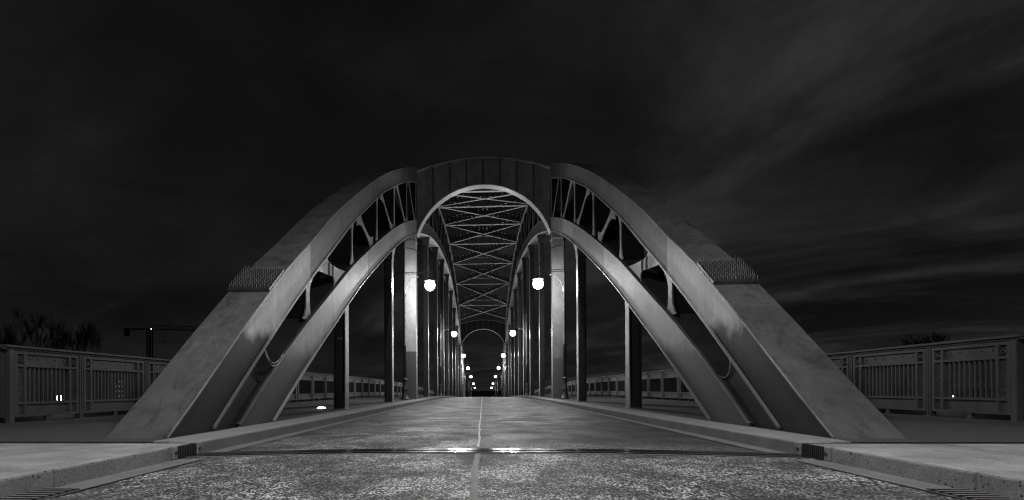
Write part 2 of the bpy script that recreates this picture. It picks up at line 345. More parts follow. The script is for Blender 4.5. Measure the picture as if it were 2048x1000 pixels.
NODES=[9.85,13.3,16.5,19.8,23.1,26.4,29.7,33,36.3,39.6,42.9,46.2,49.5,52.8]
def arch(sgn,label):
    root=thing('steel_arch',label,'bridge arch',(sgn*3.84,5.25,W),'paired arches of the bridge')
    X=lambda x: sgn*x
    base=lambda Y: W-.02+dz(Y)
    # upper chord
    mb=MB(); ys=samples(5.24)
    ys=sorted(set(ys+[6.13,mir(6.13)]))
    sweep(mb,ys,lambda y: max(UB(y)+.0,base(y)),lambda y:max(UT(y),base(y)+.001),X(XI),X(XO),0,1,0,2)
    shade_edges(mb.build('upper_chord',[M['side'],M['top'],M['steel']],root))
    mb=MB(); ys=[y for y in samples(6.2)]
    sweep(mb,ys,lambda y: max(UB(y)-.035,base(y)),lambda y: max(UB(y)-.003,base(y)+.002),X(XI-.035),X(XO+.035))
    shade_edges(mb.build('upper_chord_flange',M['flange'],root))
    mb=MB(); ys=samples(5.27)
    sweep(mb,ys,lambda y: UT(y)-.022,lambda y: UT(y)-.002,X(XI-.016),X(XI-.001))
    shade_edges(mb.build('edge_trim',M['edge'],root))
    # lower chord
    mb=MB(); ys=sorted(set(samples(6.88)+[7.98,mir(7.98)]))
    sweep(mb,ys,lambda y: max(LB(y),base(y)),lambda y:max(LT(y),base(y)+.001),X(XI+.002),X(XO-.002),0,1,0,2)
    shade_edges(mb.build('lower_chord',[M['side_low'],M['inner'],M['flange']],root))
    mb=MB(); ys=samples(8.04)
    sweep(mb,ys,lambda y: max(LB(y)-.035,base(y)),lambda y: max(LB(y)-.003,base(y)+.002),X(XI-.04),X(XO+.04))
    shade_edges(mb.build('lower_chord_flange',M['flange'] if sgn>0 else M['flange_left_lit'],root))
    # top lip of the lower chord
    mb=MB(); ys=samples(6.93)
    sweep(mb,ys,lambda y: LT(y)+.003,lambda y: LT(y)+.03,X(XI-.012),X(XO+.012),0,1,0,0)
    shade_edges(mb.build('lower_chord_lip',[M['steel'],M['trough']],root))
    # base web with its rounded end, near and far
    for far in (0,1):
        mb=MB()
        g=(lambda y:y) if not far else mir
        up=[(y,UB(y,0)-.0) for y in (6.25,6.6,7.0,7.4,7.6)]
        lo=[(y,LT(y,0)+.0) for y in (6.9,7.2,7.5,7.75)]
        a=Vector((7.78,UB(7.78,0))); c=Vector((7.9,LT(7.9,0))); arc=[]
        for i in range(1,12):
            t=i/12; p=a*(1-t)**3+Vector((7.36,1.16))*3*t*(1-t)**2+Vector((7.42,.62))*3*t*t*(1-t)+c*t**3; arc.append((p.x,p.y))
        poly=[(6.12,W)]+up+[tuple(a)]+arc+[tuple(c)]+[(y,z) for y,z in reversed(lo)]+[(6.88,W)]
        poly=[(g(y),z+dz(g(y))) for y,z in poly]
        mb.prism_x(poly,X(XI+.07),X(XI+.10)); mb.prism_x(poly,X(XO-.10),X(XO-.07))
        mb.build('base_web',M['web'],root)
        # rim of the rounded opening
        rim=MB(); pts=[(X(XI+.05),g(y),z+dz(g(y))) for y,z in [tuple(a)]+arc+[tuple(c)]]
        rim.tube(pts,.012,6); rim.build('web_rim',M['steel'] if sgn>0 else M['web'],root)
        # outer closing plate low in the first opening
        mb=MB(); poly=[(7.2,UB(7.2,0)),(7.9,UB(7.9,0)),(8.57,2.0),(9.78,2.0),(9.0,LT(9.0,0)),(8.2,LT(8.2,0)),(7.5,LT(7.5,0))]
        poly=[(g(y),z+dz(g(y))) for y,z in poly]
        mb.prism_x(poly,X(XO-.16),X(XO-.13)); mb.build('closing_plate',M['inner'],root)
    # posts and diagonals
    ends=[(NODES,1)]
    for far in (0,1):
        g=(lambda y:y) if not far else mir
        for i,y in enumerate(NODES):
            if far and y==YC: continue
            w=(.19 if i==0 else .09) if y<26 else .14; fl=(.2 if i==0 else .17) if y<26 else .1
            poly=member_poly((y,LT(y,0)-.02),(y,UB(y,0)+.02),w,fl,.55)
            poly=[(g(a),b+dz(g(a))) for a,b in poly]
            mb=MB(); mb.prism_x(poly,X(XI+.05),X(XI+.08)); mb.prism_x(poly,X(XO-.08),X(XO-.05),1)
            zb,zt=LT(g(y)),UB(g(y)); mb.box(*sorted((X(XI+.08),X(XO-.08))),g(y)-.02,g(y)+.02,zb-.02,zt+.02,1)
            mb.build('post',[M['steel'],M['inner']],root)
        for i in range(len(NODES)-1):
            y0,y1=NODES[i],NODES[i+1]
            if i==0:
                P=[(10.26,UB(10.26,0)+.02),(10.4,3.16),(10.7,3.2),(11.1,3.24),(11.45,3.29),(11.6,3.28),(11.67,3.2),(11.63,LT(11.63,0)-.02),
                   (12.78,LT(12.78,0)-.02),(12.3,3.62),(11.85,3.57),(11.4,3.535),(11.18,3.56),(11.07,3.65),(11.05,UB(11.05,0)+.02)]
            else:
                wd=[0,.17,.14,.12,.10,.10][min(i,5)]; fl=[0,.3,.24,.16,.12,.1][min(i,5)]; et,eb=(.58,.72) if i==1 else (.62,.52)
                P=member_poly((y1-eb,LT(y1-eb,0)-.04),(y0+et,UB(y0+et,0)+.04),wd,fl,.75)
            P=[(g(a),b+dz(g(a))) for a,b in P]
            mb=MB(); mb.prism_x(P,X(XI+.05),X(XI+.08)); mb.prism_x(P,X(XO-.08),X(XO-.05),1)
            if i==0:
                for yy in (11.22,11.52): 
                    q=g(yy); mb.box(*sorted((X(XI+.02),X(XI+.05))),q-.015,q+.015,3.27+dz(q)+(.02 if yy>11.3 else -.02),3.54+dz(q))
                mb.build('gusset_plate',[M['steel'],M['inner']],root)
            else:
                a=Vector((g(y1-eb),LT(g(y1-eb)))); c=Vector((g(y0+et),UB(g(y0+et))))
                mb.bar((X((XI+XO)/2),a.x,a.y),(X((XI+XO)/2),c.x,c.y),XO-XI-.2,.03,1,(0,-1,1))
                mb.build('diagonal',[M['steel'],M['inner']],root)
    # hangers (H sections) with flared heads
    ys=[13.05,19.8]+[33+6.6*i for i in range(4)]
    ys=ys+[mir(y) for y in reversed(ys[:-1])]
    for y in ys:
        zb=W+dz(y)-.02; zt=LB(y)+.05; mb=MB()
        x0,x1=3.64,3.96
        for xa,xb in ((x0,x0+.025),(x1-.025,x1)):
            mb.prism_x([(y-.16,zb),(y+.16,zb),(y+.16,LB(y+.16)-.01),(y-.16,LB(y-.16)-.01)],X(xa),X(xb),0 if xa==x0 else 1)
        mb.prism_x([(y-.012,zb),(y+.012,zb),(y+.012,zt-.1),(y-.012,zt-.1)],X(x0+.025),X(x1-.025),1)
        mb.box(*sorted((X(x0-.05),X(x1+.05))),y-.2,y+.2,zb,zb+.035)
        h=mb.build('hanger',[M['hanger'],M['hanger_shade']],root)
        if y<14 and sgn<0:
            yy=y-.012
            for glyph in ([(-3.873,-3.866,1.965,2.02),(-3.882,-3.857,2.02,2.028)],[(-3.782,-3.776,1.96,2.028),(-3.80,-3.782,1.978,1.985),(-3.80,-3.794,1.985,2.02)]):
                m=MB()
                for xa,xb,za,zb_ in glyph: m.box(xa,xb,yy-.004,yy-.001,za,zb_)
                m.build('marking',M['edge_white'],h)
        if 13.5<y<92: 
            mb=MB(); zz=LB(y)-.02; q=.02
            mb.prism_y([(X(x0-.004),zz-.6),(X(x1+.004),zz-.6),(X(x1+.03),zz-.3),(X(XO-.05),zz-.05),(X(XO-.05),zz+q),(X(XI+.05),zz+q),(X(XI+.05),zz-.05),(X(x0-.03),zz-.3)],y-.19,y+.19)
            mb.build('hanger_head',M['web'],h)
        else:
            mb=MB(); g_=1 if y<YC else -1
            mb.prism_x([(y+g_*.165,LB(y+g_*.165)-.03),(y+g_*.42,LB(y+g_*.42)-.03),(y+g_*.2,zt-.42),(y+g_*.165,zt-.45)],X(x0+.02),X(x1-.02)); mb.build('hanger_head',M['web'],h)
    # cable looping out of the base web
    mb=MB()
    pts=[(X(XI+.02),8.3,UB(8.3)-.05)]
    for t in [i/10 for i in range(11)]:
        yy=7.7+.75*t; zz=(UB(7.75)-.05)*(1-t)+(LT(8.45)+.06)*t-.22*math.sin(math.pi*t); pts.append((X(XI-.0-.06*math.sin(math.pi*t)),yy-.2*math.sin(math.pi*t),zz))
    if sgn<0:
        mb.tube(pts,.011,6); mb.tube([(x+.015,y-.03,z-.05) for x,y,z in pts],.009,6); mb.build('cable',M['dark_metal'],root)
    return root
archL=arch(-1,'left steel arch of paired curved box girders, foot on the left walkway beside the crane')
archR=arch(1,'right steel arch of paired curved box girders, foot on the right walkway')

# anti climbing spikes on each arch foot
def spikes(sgn,label):
    y0,y1=7.90,8.50; x0,x1=3.5,4.18
    root=thing('climbing_guard',label,'spike mat',(sgn*3.84,y0,UT(y0)),'spike mats on the arch feet')
    nrm=Vector((0,-(UT(y1)-UT(y0)),y1-y0)).normalized(); base=lambda y,o: UT(y)+o
    mb=MB(); mb.prism_x([(y0-.0,UT(y0)+.012),(y0-.02,UT(y0)+.05),(y1-.02,UT(y1)+.05),(y1,UT(y1)+.012)],sgn*(x0-.01),sgn*(x1+.01))
    mb.build('base_plate',M['dark_metal'],root)
    first=None
    for i in range(9):
        for j in range(11):
            y=y0+.015+(y1-y0-.05)*i/8; x=sgn*(x0+.02+(x1-x0-.04)*j/10)
            p=Vector((x,y,UT(y)+.04)); loc=p-parent_world(root)
            if first is None:
                m=MB(); q=Vector((0,0,0)); w=parent_world(root)
                m.tube([w,w+Vector((0,0,.06)),w+Vector((0,-.003,.125))],[.0075,.007,.001],5)
                first=m.build('spike',M['spike'],root); first.location=loc
            else:
                c=first.copy(); COL.objects.link(c); c.parent=root; c.location=loc
                c.rotation_euler=(random.uniform(-.05,.05),random.uniform(-.05,.05),random.uniform(0,6))
    return root
spikes(-1,'mat of upright steel spikes on the sloping top of the left arch foot')
spikes(1,'mat of upright steel spikes on the sloping top of the right arch foot')

# portal frames
def portal(Y,label,near):
    PM=M['portal'] if near else M['inner']  # far crossbeam near black: the weak light there is put into its colour
    d=dz(Y); root=thing('portal_frame',label,'portal frame',(0,Y,W+d),'portal frames between the arches')
    zs,zt=8.75,11.32; rise=zt-zs; r=(XI**2+rise**2)/(2*rise); zc=zt-r
    n=40; lo=[]; hi=[]
    for i in range(n+1):
        x=-XI+2*XI*i/n; lo.append((x,zc+math.sqrt(max(r*r-x*x,0)))); hi.append((x,12.08+.62*(1-(x/XI)**2)))
    # smooth vertical ends
    mb=MB(); a0=math.acos(-XI/r) if XI<r else math.pi
    lo=[(r*math.cos(a0*(1-i/n)+(math.pi-a0)*(i/n)),zc+r*math.sin(a0*(1-i/n)+(math.pi-a0)*(i/n))) for i in range(n+1)]
    hi=[(p[0],12.08+.62*(1-(p[0]/XI)**2)) for p in lo]
    for (a,b),(c,e) in zip(zip(lo,hi),list(zip(lo,hi))[1:]):
        for yy in (Y-.06,Y+.06):
            k=mb.add([(a[0],yy,a[1]+d),(c[0],yy,c[1]+d),(e[0],yy,e[1]+d),(b[0],yy,b[1]+d)]); mb.face([k,k+1,k+2,k+3])
    beam=mb.build('crossbeam',PM,root)
    for i in range(-3,4):
        x=i*.875
        zl=zc+math.sqrt(r*r-x*x)+.03; zh=12.08+.62*(1-(x/XI)**2)-.03
        m=MB(); m.box(x-.035,x+.035,Y-.2,Y-.062,zl+d,zh+d); m.build('stiffener',M['web'],beam)
    def ribbon(pts,off0,off1,y0,y1,name,mt):
        m=MB(); rows=[]
        for i,p in enumerate(pts):
            q0=Vector(pts[max(i-1,0)]); q1=Vector(pts[min(i+1,len(pts)-1)]); t=(q1-q0).normalized(); nn=Vector((-t.y,t.x))
            if nn.y<0: nn=-nn
            a=Vector(p)+nn*off0; b=Vector(p)+nn*off1
            rows.append(m.add([(a.x,y0,a.y+d),(b.x,y0,b.y+d),(b.x,y1,b.y+d),(a.x,y1,a.y+d)]))
        for r0,r1 in zip(rows,rows[1:]):
            for u in range(4): m.face([r0+u,r1+u,r1+(u+1)%4,r0+(u+1)%4],0,True)
        m.face([rows[0]+u for u in range(4)]); m.face([rows[-1]+u for u in range(4)])
        shade_edges(m.build(name,mt,root))
    ribbon([p for p in lo],-.03,.0,Y-.26,Y+.26,'arch_lining',M['lining'] if near else M['far_lining_dim'])
    ribbon([(x,z) for x,z in hi],0,.035,Y-.27,Y+.27,'top_flange',M['flange'])
    for s in (-1,1):
        m=MB(); m.box(*sorted((s*3.56,s*4.18)),Y-.28,Y+.28,W+d-.02,LB(Y)-.05)
        lg=m.build('leg',(M['leg'] if s<0 else M['leg_right_dim']) if near else M['hanger_shade'],root,.012)
        m=MB(); m.box(*sorted((s*3.53,s*4.21)),Y-.31,Y+.31,8.38+d,8.48+d); m.build('collar',M['flange'],lg)
portal(26.4,'near portal frame with a round-arched opening between the white lit legs',1)
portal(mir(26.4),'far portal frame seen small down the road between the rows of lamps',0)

# overhead bracing between the upper chords
root=thing('overhead_bracing','crossed lattice bracing spanning between the two arches above the road','bracing',(0,33,13.6))
BR=Curve([(29.7,12.7),(33,13.65),(39.6,15.1),(46.2,15.92),(52.8,16.2)])
sy=[33+6.6*i for i in range(7)]
def girder(name,a,b,w,dep,pitch):
    a=Vector(a); b=Vector(b); u=Vector((0,0,dep)); mb=MB()
    mb.bar(a+u,b+u,w*1.6,.06); k=max(2,int((b-a).length/pitch)); t=Vector((0,0,.018))
    for i in range(k):
        p=a+(b-a)*(i/k); q=a+(b-a)*((i+.5)/k); r=a+(b-a)*((i+1)/k)
        mb.bar(p+t,q+u,.17,.03); mb.bar(q+u,r+t,.17,.03)
    g=mb.build(name,M['lace'],root)
    mb=MB(); mb.bar(a,b,w,.03); mb.build('bottom_flange',M['brace'],g)
for y in sy: girder('strut',(-XI,y,BR(y)),(XI,y,BR(y)),.20,.8,.5)
for y0,y1 in zip([28.5]+sy,sy+[77.0]):
    for s in (-1,1):
        o=.05 if s>0 else .0
        girder('brace',(-s*(XI-.05),y0+.15,BR(y0)+.04+o),(s*(XI-.05),y1-.15,BR(y1)+.04+o),.12,.62,.5)

# ------------------------------------------------------------------ road, walkways, kerbs
def sheet(mb,xs,ys,zf,mi=0):
    k=len(xs); n=None; base=len(mb.v)
    for y in ys: mb.add([(x,y,zf(x,y)) for x in xs])
    for j in range(len(ys)-1):
        for i in range(k-1):
            mb.face([base+j*k+i,base+j*k+i+1,base+(j+1)*k+i+1,base+(j+1)*k+i],mi,True)
YS=[-8+1.0*i for i in range(20)]+[12+2.0*i for i in range(110)]
HW=2.93
def crown(x): return .045*(1-(x/HW)**2)
mb=MB(); sheet(mb,[-HW+2*HW*i/20 for i in range(21)],YS,lambda x,y: crown(x)+dz(y)); struct('road',mb,M['asphalt'])
for s in (-1,1):
    mb=MB(); sheet(mb,sorted((s*HW,s*(HW-.17),s*(HW-.27))),[-8,0,2.4,4.55],lambda x,y: crown(x)+.005); struct('gutter',mb,M['gutter'])
    mb=MB(); sheet(mb,sorted((s*HW,s*(HW-.14),s*(HW-.22))),[5.0]+[y for y in YS if 5.5<y<=100],lambda x,y: crown(x)+.005+dz(y)); struct('gutter',mb,M['gutter'])
    # thin dark joint beside the gutter
    for (w0,w1,y0,y1) in ((HW-.285,HW-.272,-8,4.5),(HW-.235,HW-.222,5.05,60)):
        mb=MB(); sheet(mb,sorted((s*w0,s*w1)),[y0]+[y for y in YS if y0<y<y1]+[y1],lambda x,y: crown(x)+.007+dz(y)); struct('gutter_joint',mb,M['black'])
    # approach pavement with kerb face
    mb=MB(); mb.box(*sorted((s*(HW+.012),s*16)),-8,4.77,-.4,W,0); o=struct('pavement',mb,M['pave'])
    mb=MB()
    y=-8.0
    while y<4.45:
        y2=min(y+1.6,4.47); mb.box(*sorted((s*HW,s*(HW+.22))),y+.006,y2-.006,-.3,W+.004); y=y2
    k=mb.build('kerb',[M['kerbface'],M['pave']]); tag(k,kind='structure')
    for p in k.data.polygons:
        if p.normal.z>.9: p.material_index=1
    b=k.modifiers.new('bevel','BEVEL'); b.width=.018; b.segments=2
    # bridge kerb stone and walkway
    mb=MB(); ys=[4.95]+[y for y in YS if 5.2<y<=102]
    sweep(mb,ys,lambda y:-.3+dz(y),lambda y:W+.004+dz(y),s*HW,s*(HW+.52),0,1,0,0)
    o=shade_edges(mb.build('kerb',[M['bkerb'],M['kerbtop']])); tag(o,kind='structure')
    b=o.modifiers.new('bevel','BEVEL'); b.width=.02; b.segments=2; b.limit_method='ANGLE'
    mb=MB(); sweep(mb,ys,lambda y:-.3+dz(y),lambda y:W+dz(y),s*(HW+.52),s*7.98,0,0,0,0); shade_edges(struct('walkway',mb,M['walk']))
    mb=MB(); mb.box(*sorted((s*7.982,s*16)),4.95,7.95,-.3,W-.002); struct('walkway',mb,M['walk'])
mb=MB(); sweep(mb,[8.2]+[y for y in YS if 9<y<100]+[100],lambda y:-1.3+dz(y),lambda y:-.301+dz(y),-7.9,7.9,0,0,0,0); shade_edges(struct('bridge_deck',mb,M['deck']))
# crack sealant along the centre joint
mb=MB(); rows=[]; ys=[]; y=1.5
while y<80: ys.append(y); y+=.09 if y<9 else (.4 if y<25 else 2)
for y in ys:
    if 4.65<y<5.10: 
        continue
    c=-.115+.006*math.sin(y*1.3)+.004*math.sin(y*4.3+1)+random.uniform(-.002,.002)
    w=(.024 if y<4.8 else .014)+random.uniform(-.003,.003)
    z=crown(0)+dz(y)+.004
    rows.append((y,mb.add([(c-w,y,z),(c-w*.3,y,z+.004),(c+w*.3,y,z+.004),(c+w,y,z)])))
for (ya,a),(yb,b) in zip(rows,rows[1:]):
    if ya<4.9<yb: continue
    for u in range(3): mb.face([a+u,a+u+1,b+u+1,b+u],0 if ya>4.9 else 1,True)
struct('road_seam',mb,[M['seal'],M['seal_near']])

# expansion joint across the road
root=thing('expansion_joint','shiny steel expansion joint crossing the road between the kerbs','expansion joint',(0,4.9,.02))
def xstrip(mb,y0,y1,z0,h,x1=HW):
    xs=[-x1+2*x1*i/24 for i in range(25)]; rows=[]
    for x in xs:
        z=crown(x)+z0; rows.append(mb.add([(x,y0,z),(x,y0+.012,z+h),(x,y1-.012,z+h),(x,y1,z)]))
    for a,b in zip(rows,rows[1:]):
        for u in range(3): mb.face([a+u,b+u,b+u+1,a+u+1],0,u!=1 and False)
for y0,y1,nm,mt,z,h in ((4.68,4.72,'edge_strip',M['gutter'],.004,.003),(4.723,4.82,'steel_plate',M['joint'],.004,.006),(4.823,4.857,'rubber_seal',M['rubber'],.004,.003),(4.86,5.03,'steel_plate',M['joint'],.004,.008),(5.033,5.07,'edge_strip',M['gutter'],.004,.003)):
    mb=MB(); xstrip(mb,y0,y1,z,h); mb.build(nm,mt,root)
# joint covers at each kerb and the slot across each walkway
for s,side,lab in ((-1,'left','ribbed black steel cover closing the joint in the left kerb'),(1,'right','ribbed black steel cover closing the joint in the right kerb')):
    root=thing('joint_cover',lab,'joint cover',(s*HW,4.7,.05),'joint covers in the kerbs')
    mb=MB(); mb.box(*sorted((s*(HW+.03),s*(HW+.5))),4.56,4.86,-.1,W-.004)
    for i in range(11):
        y=4.575+i*.027; mb.box(*sorted((s*(HW-.004),s*(HW+.03))),y,y+.013,.008,W-.006)
    mb.build('ribbed_plate',M['dark_metal'],root)
    for ya,yb in ((4.475,4.555),(4.865,4.945)):
        mb=MB(); mb.box(*sorted((s*(HW-.008),s*(HW+.3))),ya,yb,.004,W+.002); e=mb.build('end_block',M['kerbtop'],root,.012)
        mb=MB(); cy=(ya+yb)/2; mb.tube([(s*(HW-.02),cy,.07),(s*(HW+.02),cy,.07)],.018,8); mb.build('bolt',M['dark_metal'],e)
    mb=MB(); mb.box(*sorted((s*(HW+.3),s*16)),4.79,4.945,-.1,W-.03); mb.build('slot_plate',M['black'],root)
# gully grates
for s,lab in ((-1,'slotted iron gully grate in the left gutter by the near kerb'),(1,'slotted iron gully grate in the right gutter by the near kerb')):
    y0=2.62 if s<0 else 2.75
    root=thing('gully_grate',lab,'drain grate',(s*(HW-.13),y0+.25,.005),'gully grates in the gutters')
    mb=MB(); 
    xs=sorted((s*(HW-.02),s*(HW-.25)))
    mb.box(xs[0],xs[1],y0,y0+.5,-.02,.014); mb.build('grate_pit',M['black'],root)
    mb=MB()
    for i in range(9): mb.box(xs[0],xs[1],y0+.01+i*.057,y0+.038+i*.057,.0145,.024)
    mb.build('grate_bars',M['iron'],root)
# recessed uplight in the left walkway
root=thing('ground_light','small recessed lamp glowing in the left walkway before the first hanger','ground light',(-4.33,13.0,W))
mb=MB(); mb.lathe((-4.33,13.0,W),[(.15,0),(.15,.02),(.12,.024)],20); mb.build('rim',M['dark_metal'],root)
mb=MB(); mb.lathe((-4.33,13.0,W),[(.10,.024),(.10,.035),(.07,.055),(.03,.065)],20); mb.build('lens',M['uplight'],root)

# ------------------------------------------------------------------ railings
RX=7.8
def panel_mesh(L,nb,sb=.17,bm_=0,deco=True):
    mb=MB(); t=.03
    def rib(a,b,c,d,dep=.045): mb.box(-dep,dep,a,b,c,d)
    H0,H1=.09,1.19
    rib(0,.05,H0,H1); rib(L-.05,L,H0,H1); rib(.05,L-.05,H1-.05,H1); rib(.05,L-.05,H0,H0+.04)
    rib(sb,sb+.045,H0+.04,H1-.05); rib(L-sb-.045,L-sb,H0+.04,H1-.05)
    rib(.05,sb,.93,.97); rib(sb+.045,L-sb-.045,.93,.97); rib(L-sb,L-.05,.93,.97)
    rib(.05,sb,.30,.34); rib(sb+.045,L-sb-.045,.30,.34); rib(L-sb,L-.05,.30,.34)
    mb.box(-.012,.012,sb+.045,L-sb-.045,.97,H1-.05); mb.box(-.012,.012,sb+.045,L-sb-.045,H0+.04,.30)
    for a,b in ((.05,sb),(L-sb,L-.05)) if deco else ():
        mb.box(-.012,.012,a,b,.34,.93); mb.box(-.012,.012,a,b,H0+.04,.30); mb.box(-.006,.006,a,b,.97,H1-.05)
        for sx in (-1,1):
            for k in range(5):
                z=.42+k*.11; c=(a+b)/2; mb.box(*sorted((sx*.012,sx*.026)),c-.011,c+.011,z-.011,z+.011,1)
            c=(a+b)/2; ring=[]                         # D shaped ring in the corner box
            for q in range(10):
                an=math.pi*q/9; ring.append((sx*.03,c+.038*math.cos(an),1.055-.048*math.sin(an)))
            mb.tube(ring+[ring[0]],.009,5,1); mb.tube([(sx*.01,c,1.09),(sx*.035,c,1.05)],.01,5,1)
    for sx in (-1,1):
        for k in range(5 if L<1.5 else 6):
            y=sb+.13+(L-2*sb-.26)*k/(4 if L<1.5 else 5); mb.box(*sorted((sx*.012,sx*.024)),y-.012,y+.012,1.06,1.084,1)
    w=L-2*sb-.09
    for k in range(nb):
        y=sb+.045+w*(k+1)/(nb+1); mb.box(-.02,.02,y-.014,y+.014,.34,.93,bm_)
    mb.box(-.03,.03,L*.5-.04,L*.5+.04,0,H0)            # foot
    return mb
def rail(sgn,label):
    root=thing('bridge_railing',label,'railing',(sgn*RX,7.75,W),'railings along the walkways')
    x=sgn*RX
    def put(o,y,L=0):
        o.location=Vector((x,y,W+dz(y)))-Vector(root.location); o.rotation_euler=(math.atan(slope(y+L/2)),0,0)
    short=panel_mesh(1.30,9).build('panel',[M['rail'],M['dark_metal']],root); 
    for me in (short.data,):
        for v in me.vertices: v.co+=Vector(root.location)
    put(short,7.84)
    pm=MB(); pm.box(-.05,.05,-.035,-.012,-.0,1.2); pm.box(-.05,.05,.012,.035,0,1.2); pm.box(-.025,.025,-.012,.012,0,1.2); pm.box(-.08,.08,-.07,.07,0,.02)
    post=pm.build('post',M['rail'],root)
    for v in post.data.vertices: v.co+=Vector(root.location)
    put(post,9.2)
    long_=panel_mesh(1.73,13).build('panel',[M['rail'],M['dark_metal']],root)
    for v in long_.data.vertices: v.co+=Vector(root.location)
    put(long_,9.26,1.73); y=9.26
    bars=panel_mesh(1.73,11,.055,2,False).build('panel',[M['rail'],M['dark_metal'],M['inner']],root)
    for v in bars.data.vertices: v.co+=Vector(root.location)
    while y<98:
        y+=1.87; p=post.copy(); COL.objects.link(p); p.parent=root; put(p,y-.07)
        if 13.5<y<15.2: c=bars
        else: c=(long_ if y<13.5 else bars).copy(); COL.objects.link(c); c.parent=root
        put(c,y,1.73)
    # corner post and the return running outwards
    mb=MB(); mb.box(x-.045,x+.045,7.75,7.835,W,W+1.2); mb.build('corner_post',M['rail'],root)
    plain_=panel_mesh(1.73,13,.055).build('panel',[M['rail'],M['dark_metal']],root)
    for v in plain_.data.vertices: v.co+=Vector(root.location)
    for k in range(3):
        c=plain_ if k==0 else plain_.copy(); xx=x+sgn*(.06+k*1.87)
        if k: COL.objects.link(c); c.parent=root
        c.location=Vector((xx,7.775,W))-Vector(root.location); c.rotation_euler=(0,0,R(-90 if sgn>0 else 90))
        p=post.copy(); COL.objects.link(p); p.parent=root; p.location=Vector((x+sgn*(1.83+.06+k*1.87),7.775,W))-Vector(root.location); p.rotation_euler=(0,0,R(90))
    mb=MB(); ys=[7.68,8.5]+[9.0+2*i for i in range(47)]
    sweep(mb,ys,lambda y:W+1.235+dz(y),lambda y:W+1.28+dz(y),x-.075,x+.075,0,0,0,0)
    sweep(mb,ys,lambda y:W+1.20+dz(y),lambda y:W+1.233+dz(y),x-.04,x+.04,0,0,0,0)
    mb.box(*sorted((x+sgn*.076,x+sgn*6)),7.69,7.84,W+1.235,W+1.28); mb.box(*sorted((x+sgn*.076,x+sgn*6)),7.725,7.805,W+1.20,W+1.233)
    o=mb.build('handrail',M['rail'],root,.008); shade_edges(o)
rail(-1,'grey panelled steel railing along the left walkway, bare trees and crane behind it')
rail(1,'grey panelled steel railing along the right walkway, no crane behind it')

# ------------------------------------------------------------------ street lamps
def make_lamp(label):
    """built for the right side, arm pointing to -x"""
    root=thing('street_lamp',label,'street lamp',(0,0,0),'street lamps along the bridge')
    px=0; ax=-1.25
    mb=MB(); mb.lathe((0,0,0),[(.2,0),(.2,.05),(.15,.09),(.13,.45),(.15,.5),(.12,.56),(.11,.95),(.13,1.0),(.085,1.06)],14); mb.build('base',M['post'],root)
    mb=MB(); mb.lathe((0,0,0),[(.08,1.05),(.075,2.6),(.09,2.64),(.07,2.68),(.055,5.2),(.07,5.24),(.05,5.28),(.042,7.5),(.06,7.53),(.03,7.58)],12); mb.build('pole',M['post'],root)
    mb=MB(); mb.lathe((0,0,7.58),[(.02,0),(.07,.05),(.085,.1),(.06,.16),(.01,.19)],12); mb.build('finial',M['post'],root)
    mb=MB(); up=[(ax*math.sin(math.pi/2*i/12),0,6.15+1.25*math.cos(math.pi/2*i/12)) for i in range(13)]
    mb.tube(up,.018,6); lo=[(-.07-.62*(1-math.cos(math.pi/2*i/10)),0,5.2+.78*math.sin(math.pi/2*i/10)) for i in range(11)]
    mb.tube([(-.07,0,5.0)]+lo,.016,6); mb.bar((0,0,6.2),(ax-.2,0,6.2),.03,.03); mb.bar((0,0,6.12),(ax,0,6.12),.03,.03)
    mb.build('bracket',M['post'],root)
    mb=MB(); mb.lathe((ax,0,0),[(.03,6.12),(.03,5.95),(.08,5.92),(.15,5.87),(.24,5.80),(.275,5.765),(.275,5.75),(.10,5.76)],20); ln=mb.build('lantern',M['post'],root)
    mb=MB(); mb.lathe((ax,0,5.54),[(.05,-.25),(.15,-.205),(.225,-.12),(.255,0),(.245,.08),(.20,.15),(.14,.2)],16); mb.build('globe',M['glow'],ln)
    return root
LY=[3.0,24.2,44.6,66,85.5,106.5,134,158]
ORD=['','first','second','third','fourth','fifth','sixth','last and smallest']
lampR=make_lamp(''); 
for i,y in enumerate(LY):
    for s in (1,-1):
        o=lampR if (i==0 and s==1) else copy_tree(lampR)
        if i==0 and s==1:
            bulb=bpy.data.lights.new('bulb','POINT'); bulb.energy=LAMP; bulb.shadow_soft_size=.13
        bo=bpy.data.objects.new('bulb',bulb); COL.objects.link(bo); bo.location=(s*(3.86-1.25),y,W+dz(y)+5.53)
        o.location=(s*3.86,y,W+dz(y)); o.rotation_euler=(0,0,0 if s>0 else math.pi)
        side='right' if s>0 else 'left'
        if i==0: o['label']='lamp post beside the near pavement on the %s, its head above the picture'%side
        elif i==1: o['label']='lit street lamp standing just before the %s portal leg, largest on that side'%side
        else: o['label']='street lamp on the %s of the road, %s from the near portal'%(side,ORD[i])

# ------------------------------------------------------------------ ground, river, far things
mb=MB()
def gz(x,y):
    if y<6: return -.42
    if y<16: return -.42-5.6*(y-6)/10
    if y<80: return -6.6
    if y<100: return -6.6+3.4*(y-80)/20
    return -3.2-(max(0,min(y,230)-100)*.028)
sheet(mb,[-1500,-400,-120,-40,-16,0,16,40,120,400,1500],[-120,-20,5.9,8,16,40,80,90,100,130,230,500,1600],gz); struct('ground',mb,M['earth'])
mb=MB(); sheet(mb,[-1500,-200,0,200,1500],[10,50,92],lambda x,y:-5.0); struct('river',mb,M['water'])

